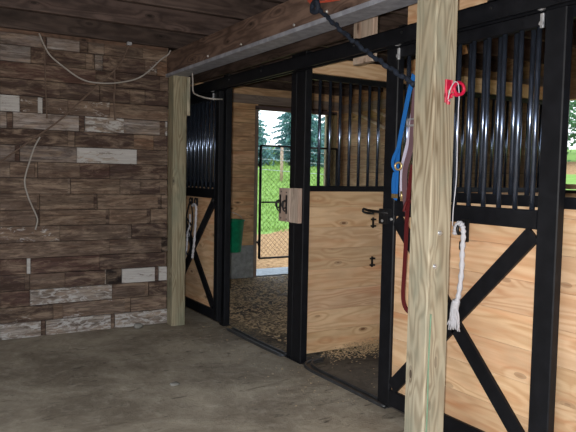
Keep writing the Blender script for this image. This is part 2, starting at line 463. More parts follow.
t1 = tag(MB().box(DX0-.045, DX0, YE-.02, YE+.08, 0, DZ+.02, along=2, tint=(.62, .64, .66)).build('trim_1', M['grey_board']), kind='structure')
t2 = tag(MB().box(DX1, DX1+.14, YE-.02, YE+.1, 0, DZ+.02, along=2, tint=(1, .95, .78)).build('trim_2', M['treated']), kind='structure')
t3 = tag(MB().box(DX0-.045, DX1+.14, YE-.02, YE+.09, DZ, DZ+.05, along=0, tint=(.3, .28, .34)).build('trim_3', M['grey_board']), kind='structure')
tag(MB().box(DX0-.04, DX1+.1, YE+.02, YE+.62, -.1, .012, bev=.01).build('trim_sill', M['kick']), kind='structure')

# outer side wall, window opening beside the near stall
WY0, WY1, WZ0, WZ1 = 2.7, 4.20, 1.42, 2.26
ws = empty('wall_side', (XE, 4, 0), kind='structure')
mb = MB(); plank_wall(mb, 1, XE, -2.6, YE+.04, 0, 2.9, .19, .04, [(WY0, WY1, WZ0, WZ1)], tint=(.7, .95))
mb.build('plank_cladding', M['pine_dim'], ws)
mb = MB()
for y0, y1, z0, z1 in ((-2.6, WY0, 0, 2.9), (WY1, YE, 0, 2.9), (WY0, WY1, 0, WZ0-.06), (WY0, WY1, WZ1+.06, 2.9)):
    mb.box(XE+.045, XE+.06, y0, y1, z0, z1, tint=(.2, .2, .2))
mb.build('outer_sheet', M['dark_lumber'], ws)
mb = MB().box(XE-.04, XE, 4.3, YE-.04, 2.40, 2.52, along=1, tint=(.62, .62, .62))
mb.build('wall_plate', M['grey_board'], ws)
wi = empty('window_1', (XE, 3.4, WZ0), kind='structure')
mb = MB().box(XE-.03, XE+.06, WY0-.05, WY1+.02, WZ0-.05, WZ0, along=1, bev=.004).box(XE-.02, XE+.07, WY0-.05, WY1+.02, WZ1, WZ1+.05, along=1, bev=.004)
mb.box(XE-.02, XE+.07, WY0-.05, WY0, WZ0, WZ1, along=2).box(XE-.02, XE+.07, WY1, WY1+.02, WZ0, WZ1, along=2)
mb.build('window_frame', M['pine_dim'], wi)

# aisle side wall and the wall behind the viewer; unseen openings added in both so daylight fills the aisle
mb = MB(); plank_wall(mb, 1, -2.6, -2.6, YE, 0, 2.9, .15, .04, [(-1.5, 3.6, 0, 2.5)], tint=(.35, .6))
tag(mb.build('wall_left', M['pine_dim']), kind='structure')
mb = MB(); plank_wall(mb, 0, -2.6, -2.6, XE, 0, 2.9, .15, .04, [(-2.3, 2.3, 0, 2.6)], tint=(.35, .6))
tag(mb.build('wall_front', M['pine_dim']), kind='structure')

# ceiling: loft boards on deep joists that run across the aisle and stalls
ce = empty('ceiling', (1, 3, 2.6), kind='structure')
mb = MB()
y = -2.6
while y < 8.1:
    mb.box(-2.6, XE+.2, y+.002, y+.178, 2.88, 2.91, along=0, tint=rt(.7, 1.1)); y += .18
mb.build('loft_boards', M['dark_lumber'], ce)
jo = MB().box(-2.58, 2.3, 0, .045, 2.64, 2.88, along=0, bev=.003)
ys = [5.81, 5.10, 4.42, 3.84, 3.22, 2.6, 1.98, 1.36, .74, .1, -.6, -1.3, -2.0]
for y in ys:
    MB().box(-2.58, 2.7, y, y+.045, 2.63, 2.88, along=0, bev=.003, tint=rt(.8, 1.15)).build('joist', M['dark_lumber'], ce)
for y in [7.7, 7.0, 6.3, 5.6, 4.9, 4.28, 3.6, 2.95, 2.3, 1.6, .9, .2]:
    MB().box(2.7, XE, y, y+.045, 2.63, 2.88, along=0, bev=.003, tint=tuple(1.0*v for v in rt(.8, 1.15))).build('joist', M['dark_lumber'], ce)
mb = MB().box(-2.58, 2.15, YW-.034, YW-.002, 2.60, 2.645, along=0, tint=(1.5, 1.25, 1.0))
tag(mb.build('trim_ledger', M['dark_lumber']), kind='structure')

# ------------------------------------------------------------------ posts and beam
def post(name, x0, x1, y0, y1, z1, label, bolts=(), tint=(1, 1, 1)):
    t = empty(name, ((x0+x1)/2, (y0+y1)/2, 0), label, 'post', 'square timber posts along the aisle')
    MB().box(x0, x1, y0, y1, 0, z1, along=2, bev=.007, off=(3.3, 17.2+x0, 40.1), tint=tint).build('timber', M['treated'], t)
    for p, d in bolts:
        d = Vector(d); p = Vector(p)
        MB().cyl(p-d*.004, p+d*.004, .012, 14).cyl(p+d*.004, p+d*.011, .007, 6).build('bolt', M['bolt'], t)
    return t
PX0, PX1, PY0, PY1 = 2.135, 2.277, 2.248, 2.388
post('timber_post', PX0, PX1, PY0, PY1, 2.36, 'thick knotty tan timber post in the foreground, red insulator on it, carrying the beam',
     [((2.20, PY0-.001, 1.19), (0, -1, 0)), ((2.175, PY0-.001, 1.03), (0, -1, 0))])
lp = post('timber_post', 2.165, 2.30, 5.71, 5.85, 2.36, 'far pale timber post at the right end of the old plank wall', tint=(.74, .74, .68))
MB().box(2.30, 2.335, 5.72, 5.845, 2.0, 2.36, along=2, bev=.003).build('packing_block', M['treated'], lp)

be = empty('overhead_beam', (2.2, 3, 2.36), 'dark stained overhead beam with pale grey strip along its underside, resting on both posts', 'beam')
MB().box(2.155, 2.30, .0, 5.88, 2.372, 2.585, along=1, bev=.004, tint=(1.9, 1.75, 1.6)).build('timber', M['dark_lumber'], be)
mb = MB().box(2.150, 2.305, .0, 5.88, 2.360, 2.373, along=1)
mb.box(2.143, 2.151, .0, 5.88, 2.360, 2.388, along=1)
mb.build('metal_strip', M['flange'], be)
random.seed(12)
for y in (4.9, 3.55, 3.18, 4.3):
    MB().cyl((2.146, y, 2.41+.02*random.random()), (2.156, y, 2.41), .008, 10).build('nail', M['bolt'], be)

# ------------------------------------------------------------------ sliding stall doors
def panel_planks(mb, x, th, y0, y1, z0, z1, h=.165, tint=(.86, 1.06)):
    z = z0
    while z < z1-.01:
        zt = min(z+h, z1)
        mb.box(x, x+th, y0, y1, z+.0007, zt-.0007, along=1, tint=rt(*tint)); z = zt
DZB, DZR0, DZR1, DZT0, DZT1 = .05, 1.22, 1.31, 2.165, 2.226
def stall_door(y0, y1, label, ws0=.11, ws1=.11):
    X0, X1 = 2.535, 2.585
    t = empty('sliding_stall_door', ((X0+X1)/2, (y0+y1)/2, DZB), label, 'stall door', 'sliding stall doors')
    MB().box(X0, X1, y0, y0+ws0, DZB, DZT1, along=2, bev=.005).build('stile', M['black'], t)
    MB().box(X0, X1, y1-ws1, y1, DZB, DZT1, along=2, bev=.005).build('stile', M['black'], t)
    a, b = y0+ws0, y1-ws1
    MB().box(X0, X1, a, b, DZR0, DZR1, along=1, bev=.004).build('middle_rail', M['black'], t)
    MB().box(X0, X1, a, b, DZT0, DZT1, along=1, bev=.004).build('top_rail', M['black'], t)
    MB().box(X0, X1, a, b, DZB, DZB+.10, along=1, bev=.004).build('bottom_rail', M['black'], t)
    mb = MB(); panel_planks(mb, 2.556, .022, a-.01, b+.01, DZB+.09, DZR0+.01)
    mb.build('wood_panel', M['pine'], t)
    zc = (DZR0+DZB+.1)/2; yc = (y0+y1)/2
    for s in (-1, 1):
        ye = a if s < 0 else b
        MB().beam((2.546, ye-.02*s, DZR0-.02), (2.546, yc, zc+.01), .085, .018).build('brace', M['black'], t)
        MB().beam((2.5455, ye-.02*s, DZB+.12), (2.5455, yc, zc-.01), .085, .018).build('brace', M['black'], t)
    ys_ = []
    y = a+.048
    while y < b-.01: ys_.append(y); y += .1
    bars(MB().cyl((2.56, 0, DZR1-.02), (2.56, 0, DZT0+.01), .0125, 14), 'bar', M['bar'], t, [(0, q, 0) for q in ys_])
    for q in (y0+.12, y1-.12):
        h = MB().box(2.522, 2.534, q-.009, q+.009, 2.15, 2.215, along=2, bev=.002)
        h.cyl((2.517, q, 2.17), (2.522, q, 2.17), .012, 6)
        ho = h.build('hanger', M['galv'], t)
        MB().cyl((2.505, q, 2.245), (2.53, q, 2.245), .018, 16).build('wheel', M['galv'], ho)
    return t
d1 = stall_door(5.50, 6.74, 'black framed sliding door of the far stall, slid behind the far timber post beside the plank wall', ws0=.09)
d2 = stall_door(1.852, 3.088, 'black framed sliding door with pine boards and crossed braces, slid open behind the big foreground post')
# little latch bolt on the near door's leading stile
MB().box(2.518, 2.536, 3.03, 3.10, 1.165, 1.255, bev=.004).build('latch_plate', M['iron'], d2)
lb = MB().cyl((2.505, 2.99, 1.235), (2.505, 3.19, 1.242), .009, 10).tube([(2.505, 3.19, 1.242), (2.5, 3.23, 1.25), (2.5, 3.235, 1.232), (2.505, 3.20, 1.225), (2.505, 3.14, 1.225)], .007)
lb.box(2.5, 2.535, 3.05, 3.075, 1.215, 1.26).box(2.5, 2.535, 3.0, 3.02, 1.215, 1.26)
lb.build('latch_bolt', M['iron'], d2)
MB().cyl((2.515, 3.06, 1.185), (2.51, 3.06, 1.185), .009, 10).cyl((2.515, 2.98, 1.2), (2.52, 2.98, 1.2), .009, 10).build('latch_screw', M['bolt'], d2)
MB().cyl((2.515, 5.60, 1.2), (2.535, 5.60, 1.2), .02, 12).build('latch_bolt', M['iron'], d1)

# fixed fronts behind the doors
def stall_front(y0, y1, label):
    X0, X1 = 2.625, 2.665
    t = empty('stall_front_panel', (2.65, (y0+y1)/2, 0), label, 'stall panel', 'fixed stall front panels')
    MB().box(X0, X1, y0, y0+.08, .0, 2.3, along=2, bev=.004).build('stile', M['black'], t)
    MB().box(X0, X1, y1-.08, y1, .0, 2.3, along=2, bev=.004).build('stile', M['black'], t)
    a, b = y0+.08, y1-.08
    MB().box(X0, X1, a, b, 1.32, 1.375, along=1, bev=.004).build('middle_rail', M['black'], t)
    MB().box(X0, X1, a, b, 2.195, 2.255, along=1, bev=.004).build('top_rail', M['black'], t)
    MB().box(X0, X1, a, b, .0, .06, along=1, bev=.004).build('bottom_rail', M['black'], t)
    mb = MB(); panel_planks(mb, 2.64, .03, a-.01, b+.01, .05, 1.325, .175)
    mb.build('wood_panel', M['pine'], t)
    ys_ = []
    y = a+.03
    while y < b-.01: ys_.append(y); y += .1
    bars(MB().cyl((2.645, 0, 1.36), (2.645, 0, 2.205), .0125, 12), 'bar', M['bar'], t, [(0, q, 0) for q in ys_])
    return t
stall_front(.50, 3.18, 'fixed front panel of the near stall, behind and right of the open sliding door')
stall_front(5.585, 7.97, 'fixed front panel of the far stall, bars and boards behind the far sliding door')

# steel posts of the fronts
def steel_post(y0, y1, ym, label):
    t = empty('steel_stall_post', (2.68, (y0+y1)/2, 0), label, 'steel post', 'black steel stall posts')
    MB().box(2.61, 2.67, y0, ym-.003, 0, 2.39, along=2, bev=.004).build('channel', M['black'], t)
    MB().box(2.615, 2.668, ym+.003, y1, 0.0, 2.39, along=2, bev=.004).build('channel', M['black'], t)
    MB().box(2.60, 2.68, y0-.01, y1+.01, 0, .008).build('foot_plate', M['black'], t)
    return t
steel_post(4.12, 4.34, 4.255, 'black steel post between the two stall openings, with the weathered wooden latch block on it')
steel_post(5.50, 5.58, 5.54, 'black steel post at the left side of the far stall opening')

# overhead sliding track
tr = empty('door_track', (2.53, 3.8, 2.23), 'long black steel sliding door track running above both stall openings', 'door track')
mb = MB().box(2.49, 2.496, .6, 7.6, 2.235, 2.325, along=1).box(2.49, 2.56, .6, 7.6, 2.32, 2.326, along=1).box(2.554, 2.56, .6, 7.6, 2.235, 2.326, along=1)
mb.box(2.486, 2.506, .6, 7.6, 2.231, 2.237, along=1).box(2.544, 2.56, .6, 7.6, 2.231, 2.237, along=1)
mb.build('rail', M['black'], tr)
for y in (6.4, 5.2, 4.6, 3.36, 2.9, 2.24, 1.5):
    MB().box(2.485, 2.60, y-.025, y+.025, 2.325, 2.333).box(2.56, 2.60, y-.02, y+.02, 2.29, 2.35).cyl((2.48, y, 2.29), (2.491, y, 2.29), .008, 8).build('bracket', M['iron'], tr)

# headers
tag(MB().box(2.60, 2.64, .0, 2.98, 2.345, 2.62, along=1, bev=.003).build('header_board', M['pine']),
    'pale pine header board above the track, right of the foreground post', 'header board', 'header boards above the stall fronts')
tag(MB().box(2.605, 2.64, 3.5, 7.9, 2.40, 2.62, along=1, bev=.003, tint=(1, .95, .9)).build('header_board', M['dark_lumber']),
    'dark header board behind the track above the far stall opening', 'header board', 'header boards above the stall fronts')
tag(MB().box(2.565, 2.604, 3.265, 3.475, 2.19, 2.52, along=2, bev=.004, tint=(.98, .96, .9)).build('track_block', M['grey_board']),
    'pale upright wooden block behind the track above the near stall opening', 'wood block')

# partition between the stalls
pt = empty('stall_partition', (4.2, 4.25, 0), 'pine board partition with a barred top, running between the two stalls', 'stall partition')
mb = MB()
z = .03
for h in (.17, .17, .165, .17, .165, .17, .165, .145):
    mb.box(2.675, XE-.01, 4.235, 4.27, z+.0007, z+h-.0007, along=0, tint=rt(.86, 1.03)); z += h
mb.build('wood_panel', M['pine'], pt)
MB().box(2.675, XE-.01, 4.225, 4.275, 1.33, 1.375, along=0, bev=.004).build('middle_rail', M['black'], pt)
MB().box(2.675, XE-.01, 4.225, 4.275, 2.205, 2.245, along=0, bev=.004).build('top_rail', M['black'], pt)
bars(MB().cyl((0, 4.25, 1.36), (0, 4.25, 2.22), .0125, 14), 'bar', M['bar'], pt, [(2.73+.0985*i, 0, 0) for i in range(30)])
MB().box(2.675, XE-.04, 4.236, 4.274, 2.255, 2.385, along=0, bev=.003).build('header_board', M['pine'], pt)
for z in (1.07, .74):
    s_ = MB().box(3.37, 3.385, 4.225, 4.237, z-.045, z+.045, bev=.002)
    s_.box(3.355, 3.40, 4.215, 4.236, z-.035, z-.02).box(3.355, 3.40, 4.215, 4.236, z+.02, z+.035)
    s_.build('bucket_bracket', M['iron'], pt)
    
# weathered latch block on the post
bl = empty('latch_block', (2.58, 4.29, 1.08), 'small weathered wooden block with two iron hooks on the black post between the openings', 'latch block')
mb = MB().box(2.575, 2.609, 4.135, 4.255, 1.088, 1.355, along=2, bev=.003, tint=(1, .98, .95)).box(2.570, 2.609, 4.257, 4.425, 1.09, 1.352, along=2, bev=.003, tint=(.92, .9, .88))
mb.build('wood', M['grey_board'], bl)
for y in (4.395, 4.30):
    m_ = MB().torus((2.547, y, 1.225), .022, .006, (0, 1, 0), sz=1.3)
    m_.box(2.563, 2.571, y-.008, y+.008, 1.15, 1.30, bev=.002)
    m_.tube([(2.556, y+.002, 1.26), (2.545, y+.012, 1.235), (2.54, y+.004, 1.19), (2.552, y-.006, 1.17)], .006)
    m_.build('hook', M['iron'], bl)
for y, z in ((4.385, 1.325), (4.305, 1.32), (4.385, 1.115), (4.30, 1.11)):
    MB().cyl((2.566, y, z), (2.571, y, z), .006, 8).build('screw', M['iron'], bl)

# floor guide channels under the doors
def guide(y0, y1, label, bow, curl=False):
    pts = [(2.60-bow*math.sin(math.pi*k/8), y0+(y1-y0)*k/8, .02) for k in range(9)]
    if curl: pts = [(2.60, y0+(y1-y0)*k/8, .02) for k in range(8)]+[(2.612, 3.98, .02), (2.64, 4.05, .02), (2.70, 4.10, .02), (2.80, 4.12, .02)]
    g = MB()
    for dx in (-.03, .03):
        g.tube([(p[0]+dx, p[1], .008+.006) for p in pts], .01, 8, 3)
    g.tube([(p[0], p[1], .004) for p in pts], .01, flat=(.008, .07), sub=3)
    return tag(g.build('floor_guide_rail', M['guide']), label, 'floor rail', 'floor rails under the stall doors')
guide(4.35, 5.34, 'black floor rail across the far stall opening', .01)
guide(3.05, 4.0, 'black floor rail across the near stall opening, curving in behind the black post', .0, True)

# ------------------------------------------------------------------ bucket
bk = empty('water_bucket', (3.83, YE-.16, .40), 'green plastic bucket hanging on the wall beside the outside doorway', 'bucket')
prof = [(0, 0), (.115, 0), (.12, .01), (.155, .42), (.165, .425), (.165, .44), (.150, .44), (.147, .42), (.112, .02), (0, .02)]
MB().lathe(bk.location, prof).build('pail', M['green_plastic'], bk)
c = Vector(bk.location)+Vector((0, 0, .42))
MB().tube([c+Vector((-.158, 0, 0)), c+Vector((-.13, .06, .07)), c+Vector((0, .135, .12)), c+Vector((.13, .06, .07)), c+Vector((.158, 0, 0))], .004).build('handle', M['galv'], bk)
tag(MB().cyl((3.83, YE-.05, .935), (3.83, YE+.01, .935), .006, 8).torus((3.83, YE-.05, .93), .014, .004, (0, 1, 0)).build('bucket_hook', M['iron']),
    'iron hook screwed to the wall above the green bucket', 'hook')

# ------------------------------------------------------------------ chain link gate in the outside doorway
gy = YE-.07
gt = empty('chain_link_gate', (4.95, gy, .26), 'black framed chain link gate closing the outside doorway of the far stall', 'gate')
gx0, gx1, gz0, gz1 = 4.295, 5.60, .275, 1.865
fr = [((gx0, gy, gz0), (gx0, gy, gz1)), ((gx1, gy, gz0), (gx1, gy, gz1)), ((gx0, gy, gz1), (gx1, gy, gz1)), ((gx0, gy, gz0), (gx1, gy, gz0))]
mb = MB()
for p, q in fr: mb.cyl(p, q, .014 if p[0] != q[0] else .019, 12)
mb.build('gate_frame', M['iron'], gt)
MB().cyl((gx0, gy, 1.07), (gx1, gy, 1.07), .012, 12).build('middle_bar', M['iron'], gt)
mb = MB(); sp = .036
nxw = int((gx1-gx0)/sp)+1; nz = int((gz1-gz0)/sp)
for i in range(nxw):
    x = gx0+sp*(i+.5); s = (-1)**i
    for k in range(nz):
        z0, z1 = gz0+sp*k, gz0+sp*(k+1)
        xa = x-s*sp/2*1.0; xb = x+s*sp/2*1.0
        xa, xb = (min(max(v, gx0), gx1) for v in (xa, xb))
        mb.cyl((xa, gy+.003*s, z0), (xb, gy+.003*s, min(z1, gz1)), .0017, 4); s = -s
mb.build('wire_mesh', M['iron'], gt)
for z in (.5, 1.6):
    MB().cyl((gx0-.012, gy, z-.04), (gx0-.012, gy, z+.04), .016, 10).box(gx0-.02, gx0-.005, gy, YE-.015, z-.015, z+.015).build('hinge', M['iron'], gt)

# diagonal braces under the roof of the far stall
for (a, b_, l) in (((5.66, 7.68, 2.42), (5.66, 6.92, 2.13), 'lower pale diagonal roof strip high on the far stall side wall'),
                   ((5.66, 7.25, 2.43), (5.66, 6.92, 2.30), 'upper short pale diagonal strip high on the far stall side wall')):
    tag(MB().beam((5.685, a[1], a[2]), (5.685, b_[1], b_[2]), .035, .03, tint=(1.3, 1.3, 1.3)).build('wall_strip', M['grey_board']), l, 'wood strip', 'diagonal strips on the side wall')
tag(MB().beam((4.35, 4.20, 2.62), (3.72, 4.20, 2.40), .09, .04, (0, 1, 0), tint=(1, .85, .7)).build('knee_brace', M['pine']),
    'short pine knee brace on top of the stall partition, seen through the near door bars', 'brace')

# ------------------------------------------------------------------ wires
def wire(name, pts, r, mat, label, cat='wire', group=None, **kw):
    return tag(MB().tube(pts, r, 7, 8, **kw).build(name, mat), label, cat, group)
Yv = 5.80
wire('electric_cable', [(1.00, Yv, 2.61), (1.042, Yv, 2.512), (1.091, Yv, 2.434), (1.189, Yv-.02, 2.351), (1.341, Yv-.04, 2.254), (1.497, Yv-.05, 2.233), (1.695, Yv-.04, 2.26), (1.88, Yv-.03, 2.331), (2.07, Yv-.01, 2.506), (2.14, Yv, 2.56), (2.16, Yv-.02, 2.60)], .0065, M['white_wire'],
     'thick white cable sagging in a curve across the top of the plank wall', 'cable', 'wires on the plank wall')
wire('electric_cable', [(1.045, 5.845, 2.6), (1.05, 5.845, 2.51), (1.058, 5.845, 2.2), (1.068, 5.845, 1.905)], .006, M['brown_wire'],
     'brown wire hanging straight down the upper left of the plank wall', 'cable', 'wires on the plank wall')
wire('electric_cable', [(1.767, 5.79, 2.61), (1.676, 5.80, 2.41), (1.45, 5.81, 2.18), (1.171, 5.82, 1.895), (.92, 5.82, 1.70), (.69, 5.82, 1.519), (.3, 5.82, 1.25)], .0075, M['brown_wire'],
     'brown cable running diagonally down left across the plank wall', 'cable', 'wires on the plank wall')
wire('electric_cable', [(1.649, 5.84, 2.389), (1.655, 5.845, 2.2), (1.647, 5.845, 2.12), (1.659, 5.845, 1.924)], .008, M['brown_wire'],
     'short grey brown wire hanging below the junction of the diagonal cable', 'cable', 'wires on the plank wall')
wire('electric_cable', [(1.006, 5.815, 1.74), (.965, 5.82, 1.66), (.925, 5.82, 1.542), (.884, 5.835, 1.371), (.905, 5.84, 1.25), (.938, 5.84, 1.158), (.975, 5.84, 1.07), (.986, 5.845, 1.02), (.969, 5.845, .943)], .0065, M['white_wire'],
     'thin white wire dangling loose at the left of the plank wall', 'cable', 'wires on the plank wall')
j = empty('cable_clamp', (1.767, 5.79, 2.60), 'small shiny clamp holding the diagonal cable under the first joist', 'clamp')
MB().box(1.745, 1.79, 5.775, 5.808, 2.60, 2.628, bev=.006).build('clamp_body', M['galv'], j)
wire('electric_cable', [(2.25, 5.47, 2.358), (2.25, 5.455, 2.28), (2.25, 5.445, 2.19), (2.26, 5.38, 2.155), (2.30, 5.26, 2.12), (2.36, 5.2, 2.11), (2.45, 5.25, 2.12)], .007, M['white_wire'],
     'short white cable looping from beam to track beside the far post', 'cable')
# twisted navy cord from the beam to the foreground post
pts = []
A = Vector((2.135, 3.266, 2.462)); B = Vector((2.15, 2.404, 1.91))
for k in range(25):
    u = k/24; p = A.lerp(B, u); p.z -= .022*math.sin(math.pi*u); p.z += .006*math.sin(u*55); p.x += .006*math.cos(u*55)-.01*math.sin(math.pi*u); pts.append(p)
cd = empty('twisted_cord', tuple(A), 'thick dark blue twisted cord stretched from the beam down to the foreground post', 'cord')
MB().tube(pts, .012, 8, 4, twist=1.4).build('cord', M['navy_cord'], cd)
MB().tube([A+Vector((-.012, .02, .02)), A+Vector((-.02, -.03, .02)), A+Vector((-.012, -.03, -.03)), A+Vector((-.018, .02, -.025))], .016, 8, 6, closed=True).build('knot', M['navy_cord'], cd)
# orange twine tangle on top of the beam
tw = MB(); random.seed(4)
for k in range(7):
    z = 2.475+random.random()*.03
    tw.tube([(2.136-.004*k % .012, 3.40-.03*k*.3, 2.56-.01*k), (2.13, 3.26+.01*k, z+.01), (2.128, 3.12+.015*k, z+random.uniform(-.02, .02)), (2.13, 2.98+.02*k, z-.02+random.uniform(-.02, .02))], .0035, 6, 5)
tag(tw.build('baling_twine', M['orange_twine']), 'tangle of orange baling twine around the beam where the blue cord is tied', 'twine', kind='stuff')

# ------------------------------------------------------------------ halters, ropes and straps
def white_lead(name, pts, label, r=.011, end=True):
    t = empty(name, pts[0], label, 'rope', 'white ropes on the stall doors')
    MB().tube(pts, r, 10, 8, twist=1.7).build('rope', M['white_rope'], t)
    return t
# hooks on door 2 near the foreground post
hk = empty('iron_hook', (2.53, 2.40, 1.18), 'black iron hook on the near door holding the white lead rope', 'hook', 'hooks on the stall doors')
m_ = MB().box(2.527, 2.536, 2.375, 2.425, 1.12, 1.24, bev=.003).tube([(2.527, 2.40, 1.22), (2.49, 2.40, 1.215), (2.475, 2.40, 1.19), (2.485, 2.40, 1.165), (2.50, 2.40, 1.17)], .008)
m_.tube([(2.51, 2.385, 1.16), (2.50, 2.38, 1.11), (2.505, 2.40, 1.085), (2.515, 2.41, 1.12)], .010)
m_.build('hook', M['iron'], hk)
wl = white_lead('lead_rope', [(2.50, 2.44, 1.16), (2.49, 2.425, 1.195), (2.485, 2.40, 1.218), (2.482, 2.375, 1.21), (2.48, 2.362, 1.17), (2.48, 2.365, 1.08), (2.485, 2.37, .96), (2.485, 2.385, .84), (2.485, 2.40, .80)],
                'white lead rope hanging from the hook on the near door, its end frayed', r=.013)
m_ = MB().tube([(2.485, 2.40, .81), (2.485, 2.41, .77), (2.485, 2.415, .70)], .022, 10, 5)
random.seed(3)
for k in range(26):
    a = random.uniform(-.03, .02); m_.tube([(2.485, 2.41, .80), (2.48+random.uniform(-.015, .015), 2.41+a, .74), (2.482+random.uniform(-.02, .02), 2.415+a*1.5, .68-random.random()*.03)], .004, 5, 3)
m_.build('frayed_end', M['white_rope'], wl)
# halter and ropes on door 1
for y, l in ((6.13, 'left of two small black hooks on the far door'), (6.00, 'right of two small black hooks on the far door')):
    tag(MB().box(2.527, 2.536, y-.02, y+.02, 1.13, 1.21, bev=.003).torus((2.515, y, 1.175), .026, .007, (1, 0, 0), sz=1.2).build('iron_hook', M['iron']), l, 'hook', 'hooks on the stall doors')
white_lead('lead_rope', [(2.505, 6.05, 1.13), (2.50, 6.0, 1.145), (2.50, 5.95, 1.125), (2.50, 5.945, 1.05), (2.50, 5.965, .9), (2.50, 5.99, .75), (2.50, 6.02, .64), (2.50, 6.03, .60)],
           'thin white rope hanging down the far door from its right hook', r=.012)
white_lead('lead_rope', [(2.50, 6.10, 1.04), (2.50, 6.105, .93), (2.495, 6.15, .85), (2.495, 6.16, .76), (2.50, 6.19, .66), (2.50, 6.24, .56), (2.50, 6.27, .50)],
           'lower white rope tangled with the black halter beside the far timber post', r=.009)
ht = empty('horse_halter', (2.51, 6.13, .7), 'black webbing halter hanging tangled from the left hook on the far door', 'halter')
m_ = MB().tube([(2.515, 6.13, 1.16), (2.505, 6.19, 1.05), (2.505, 6.21, .9), (2.505, 6.14, .8), (2.505, 6.07, .88), (2.51, 6.06, 1.03)], .01, closed=True, flat=(.024, .005))
m_.tube([(2.50, 6.20, 1.0), (2.495, 6.13, .97), (2.50, 6.07, .93)], .01, flat=(.024, .005))
m_.tube([(2.50, 6.16, .82), (2.495, 6.22, .72), (2.50, 6.17, .62), (2.50, 6.09, .7)], .01, closed=True, flat=(.022, .005))
m_.build('strap', M['black_web'], ht)
MB().torus((2.495, 6.13, .83), .022, .004, (1, 0, 0)).build('ring', M['galv'], ht)

# blue halter with white and mauve straps hanging beside the foreground post
bh = empty('horse_halter', (2.38, 2.74, 1.34), 'bright blue nylon halter with brass ring hanging left of the foreground post', 'halter')
m_ = MB().tube([(2.34, 2.62, 2.0), (2.36, 2.68, 1.90), (2.38, 2.735, 1.78), (2.38, 2.765, 1.66), (2.38, 2.775, 1.60), (2.38, 2.782, 1.5), (2.38, 2.785, 1.34)], .01, flat=(.032, .004))
m_.tube([(2.37, 2.73, 1.74), (2.365, 2.76, 1.62), (2.365, 2.795, 1.56), (2.365, 2.80, 1.52), (2.37, 2.78, 1.49)], .01, flat=(.022, .004))
m_.tube([(2.372, 2.79, 1.48), (2.372, 2.80, 1.42), (2.374, 2.795, 1.35), (2.374, 2.765, 1.335)], .01, flat=(.026, .004))
m_.build('blue_strap', M['blue_web'], bh)
MB().tube([(2.385, 2.675, 1.80), (2.385, 2.70, 1.66), (2.385, 2.725, 1.58), (2.385, 2.745, 1.50), (2.385, 2.745, 1.345)], .01, flat=(.022, .004)).build('white_strap', M['white_web'], bh)
MB().tube([(2.388, 2.655, 1.80), (2.388, 2.68, 1.66), (2.388, 2.71, 1.56), (2.388, 2.725, 1.48), (2.388, 2.728, 1.345)], .01, flat=(.012, .004)).build('violet_strap', M['violet'], bh)
MB().torus((2.35, 2.735, 1.515), .02, .006, (1, .4, 0)).build('ring', M['brass'], bh)
MB().box(2.362, 2.37, 2.755, 2.80, 1.335, 1.36, bev=.002).build('buckle', M['brass'], bh)
MB().cyl((2.38, 2.735, 1.33), (2.38, 2.735, 1.375), .009, 10).build('snap', M['brass'], bh)
tag(MB().tube([(2.50, 2.60, 2.0), (2.44, 2.61, 1.98), (2.36, 2.62, 2.0), (2.28, 2.48, 1.99), (2.22, 2.394, 1.985)], .005).build('tie_wire', M['iron']),
    'short dark tie wire above the blue halter behind the foreground post', 'wire')
mv = empty('webbing_strap', (2.33, 2.64, 1.25), 'mauve grey webbing strap between the blue halter and the foreground post', 'strap')
MB().tube([(2.34, 2.60, 1.95), (2.34, 2.615, 1.80), (2.34, 2.625, 1.62), (2.335, 2.66, 1.50), (2.335, 2.66, 1.38), (2.33, 2.63, 1.27)], .01, flat=(.038, .004)).build('strap', M['mauve'], mv)
MB().box(2.325, 2.336, 2.595, 2.65, 1.725, 1.735).box(2.325, 2.336, 2.595, 2.65, 1.76, 1.768).box(2.325, 2.336, 2.645, 2.652, 1.725, 1.768).build('buckle', M['galv'], mv)
mr = empty('leather_strap', (2.31, 2.63, .72), 'long maroon leather strap hanging in a loop against the left side of the foreground post', 'strap')
MB().tube([(2.315, 2.58, 1.52), (2.315, 2.60, 1.40), (2.315, 2.61, 1.30), (2.315, 2.615, 1.1), (2.315, 2.62, .95), (2.315, 2.625, .82), (2.315, 2.61, .76), (2.315, 2.575, .735), (2.315, 2.54, .74)], .01, flat=(.026, .006)).build('strap', M['maroon'], mr)
MB().tube([(2.305, 2.56, 1.31), (2.305, 2.58, 1.33), (2.305, 2.61, 1.32), (2.305, 2.63, 1.27)], .007, 6).build('keeper', M['maroon'], mr)

# red insulator with white cord on the foreground post
ri = empty('fence_insulator', (2.225, PY0-.01, 1.80), 'red plastic electric fence insulator nailed to the foreground post', 'insulator')
yq = PY0-.008
m_ = MB().box(2.206, 2.248, yq, PY0-.0005, 1.870, 1.918, bev=.003, along=2)
m_.box(2.200, 2.214, yq-.004, PY0, 1.81, 1.918, bev=.003, along=2).box(2.238, 2.246, yq-.004, PY0, 1.84, 1.918, bev=.003, along=2)
m_.box(2.200, 2.246, yq-.002, PY0, 1.833, 1.853, bev=.003, along=0)
m_.box(2.212, 2.232, yq-.006, PY0, 1.802, 1.840, bev=.005, along=2)
m_.torus((2.276, yq-.012, 1.880), .028, .009, (0, 1, .2), sx=1.2)
m_.tube([(2.236, yq-.006, 1.852), (2.268, yq-.01, 1.846), (2.294, yq-.01, 1.856)], .006)
m_.build('insulator_body', M['red_plastic'], ri)
MB().cyl((2.222, yq-.009, 1.82), (2.222, yq, 1.82), .006, 8).build('nail', M['bolt'], ri)
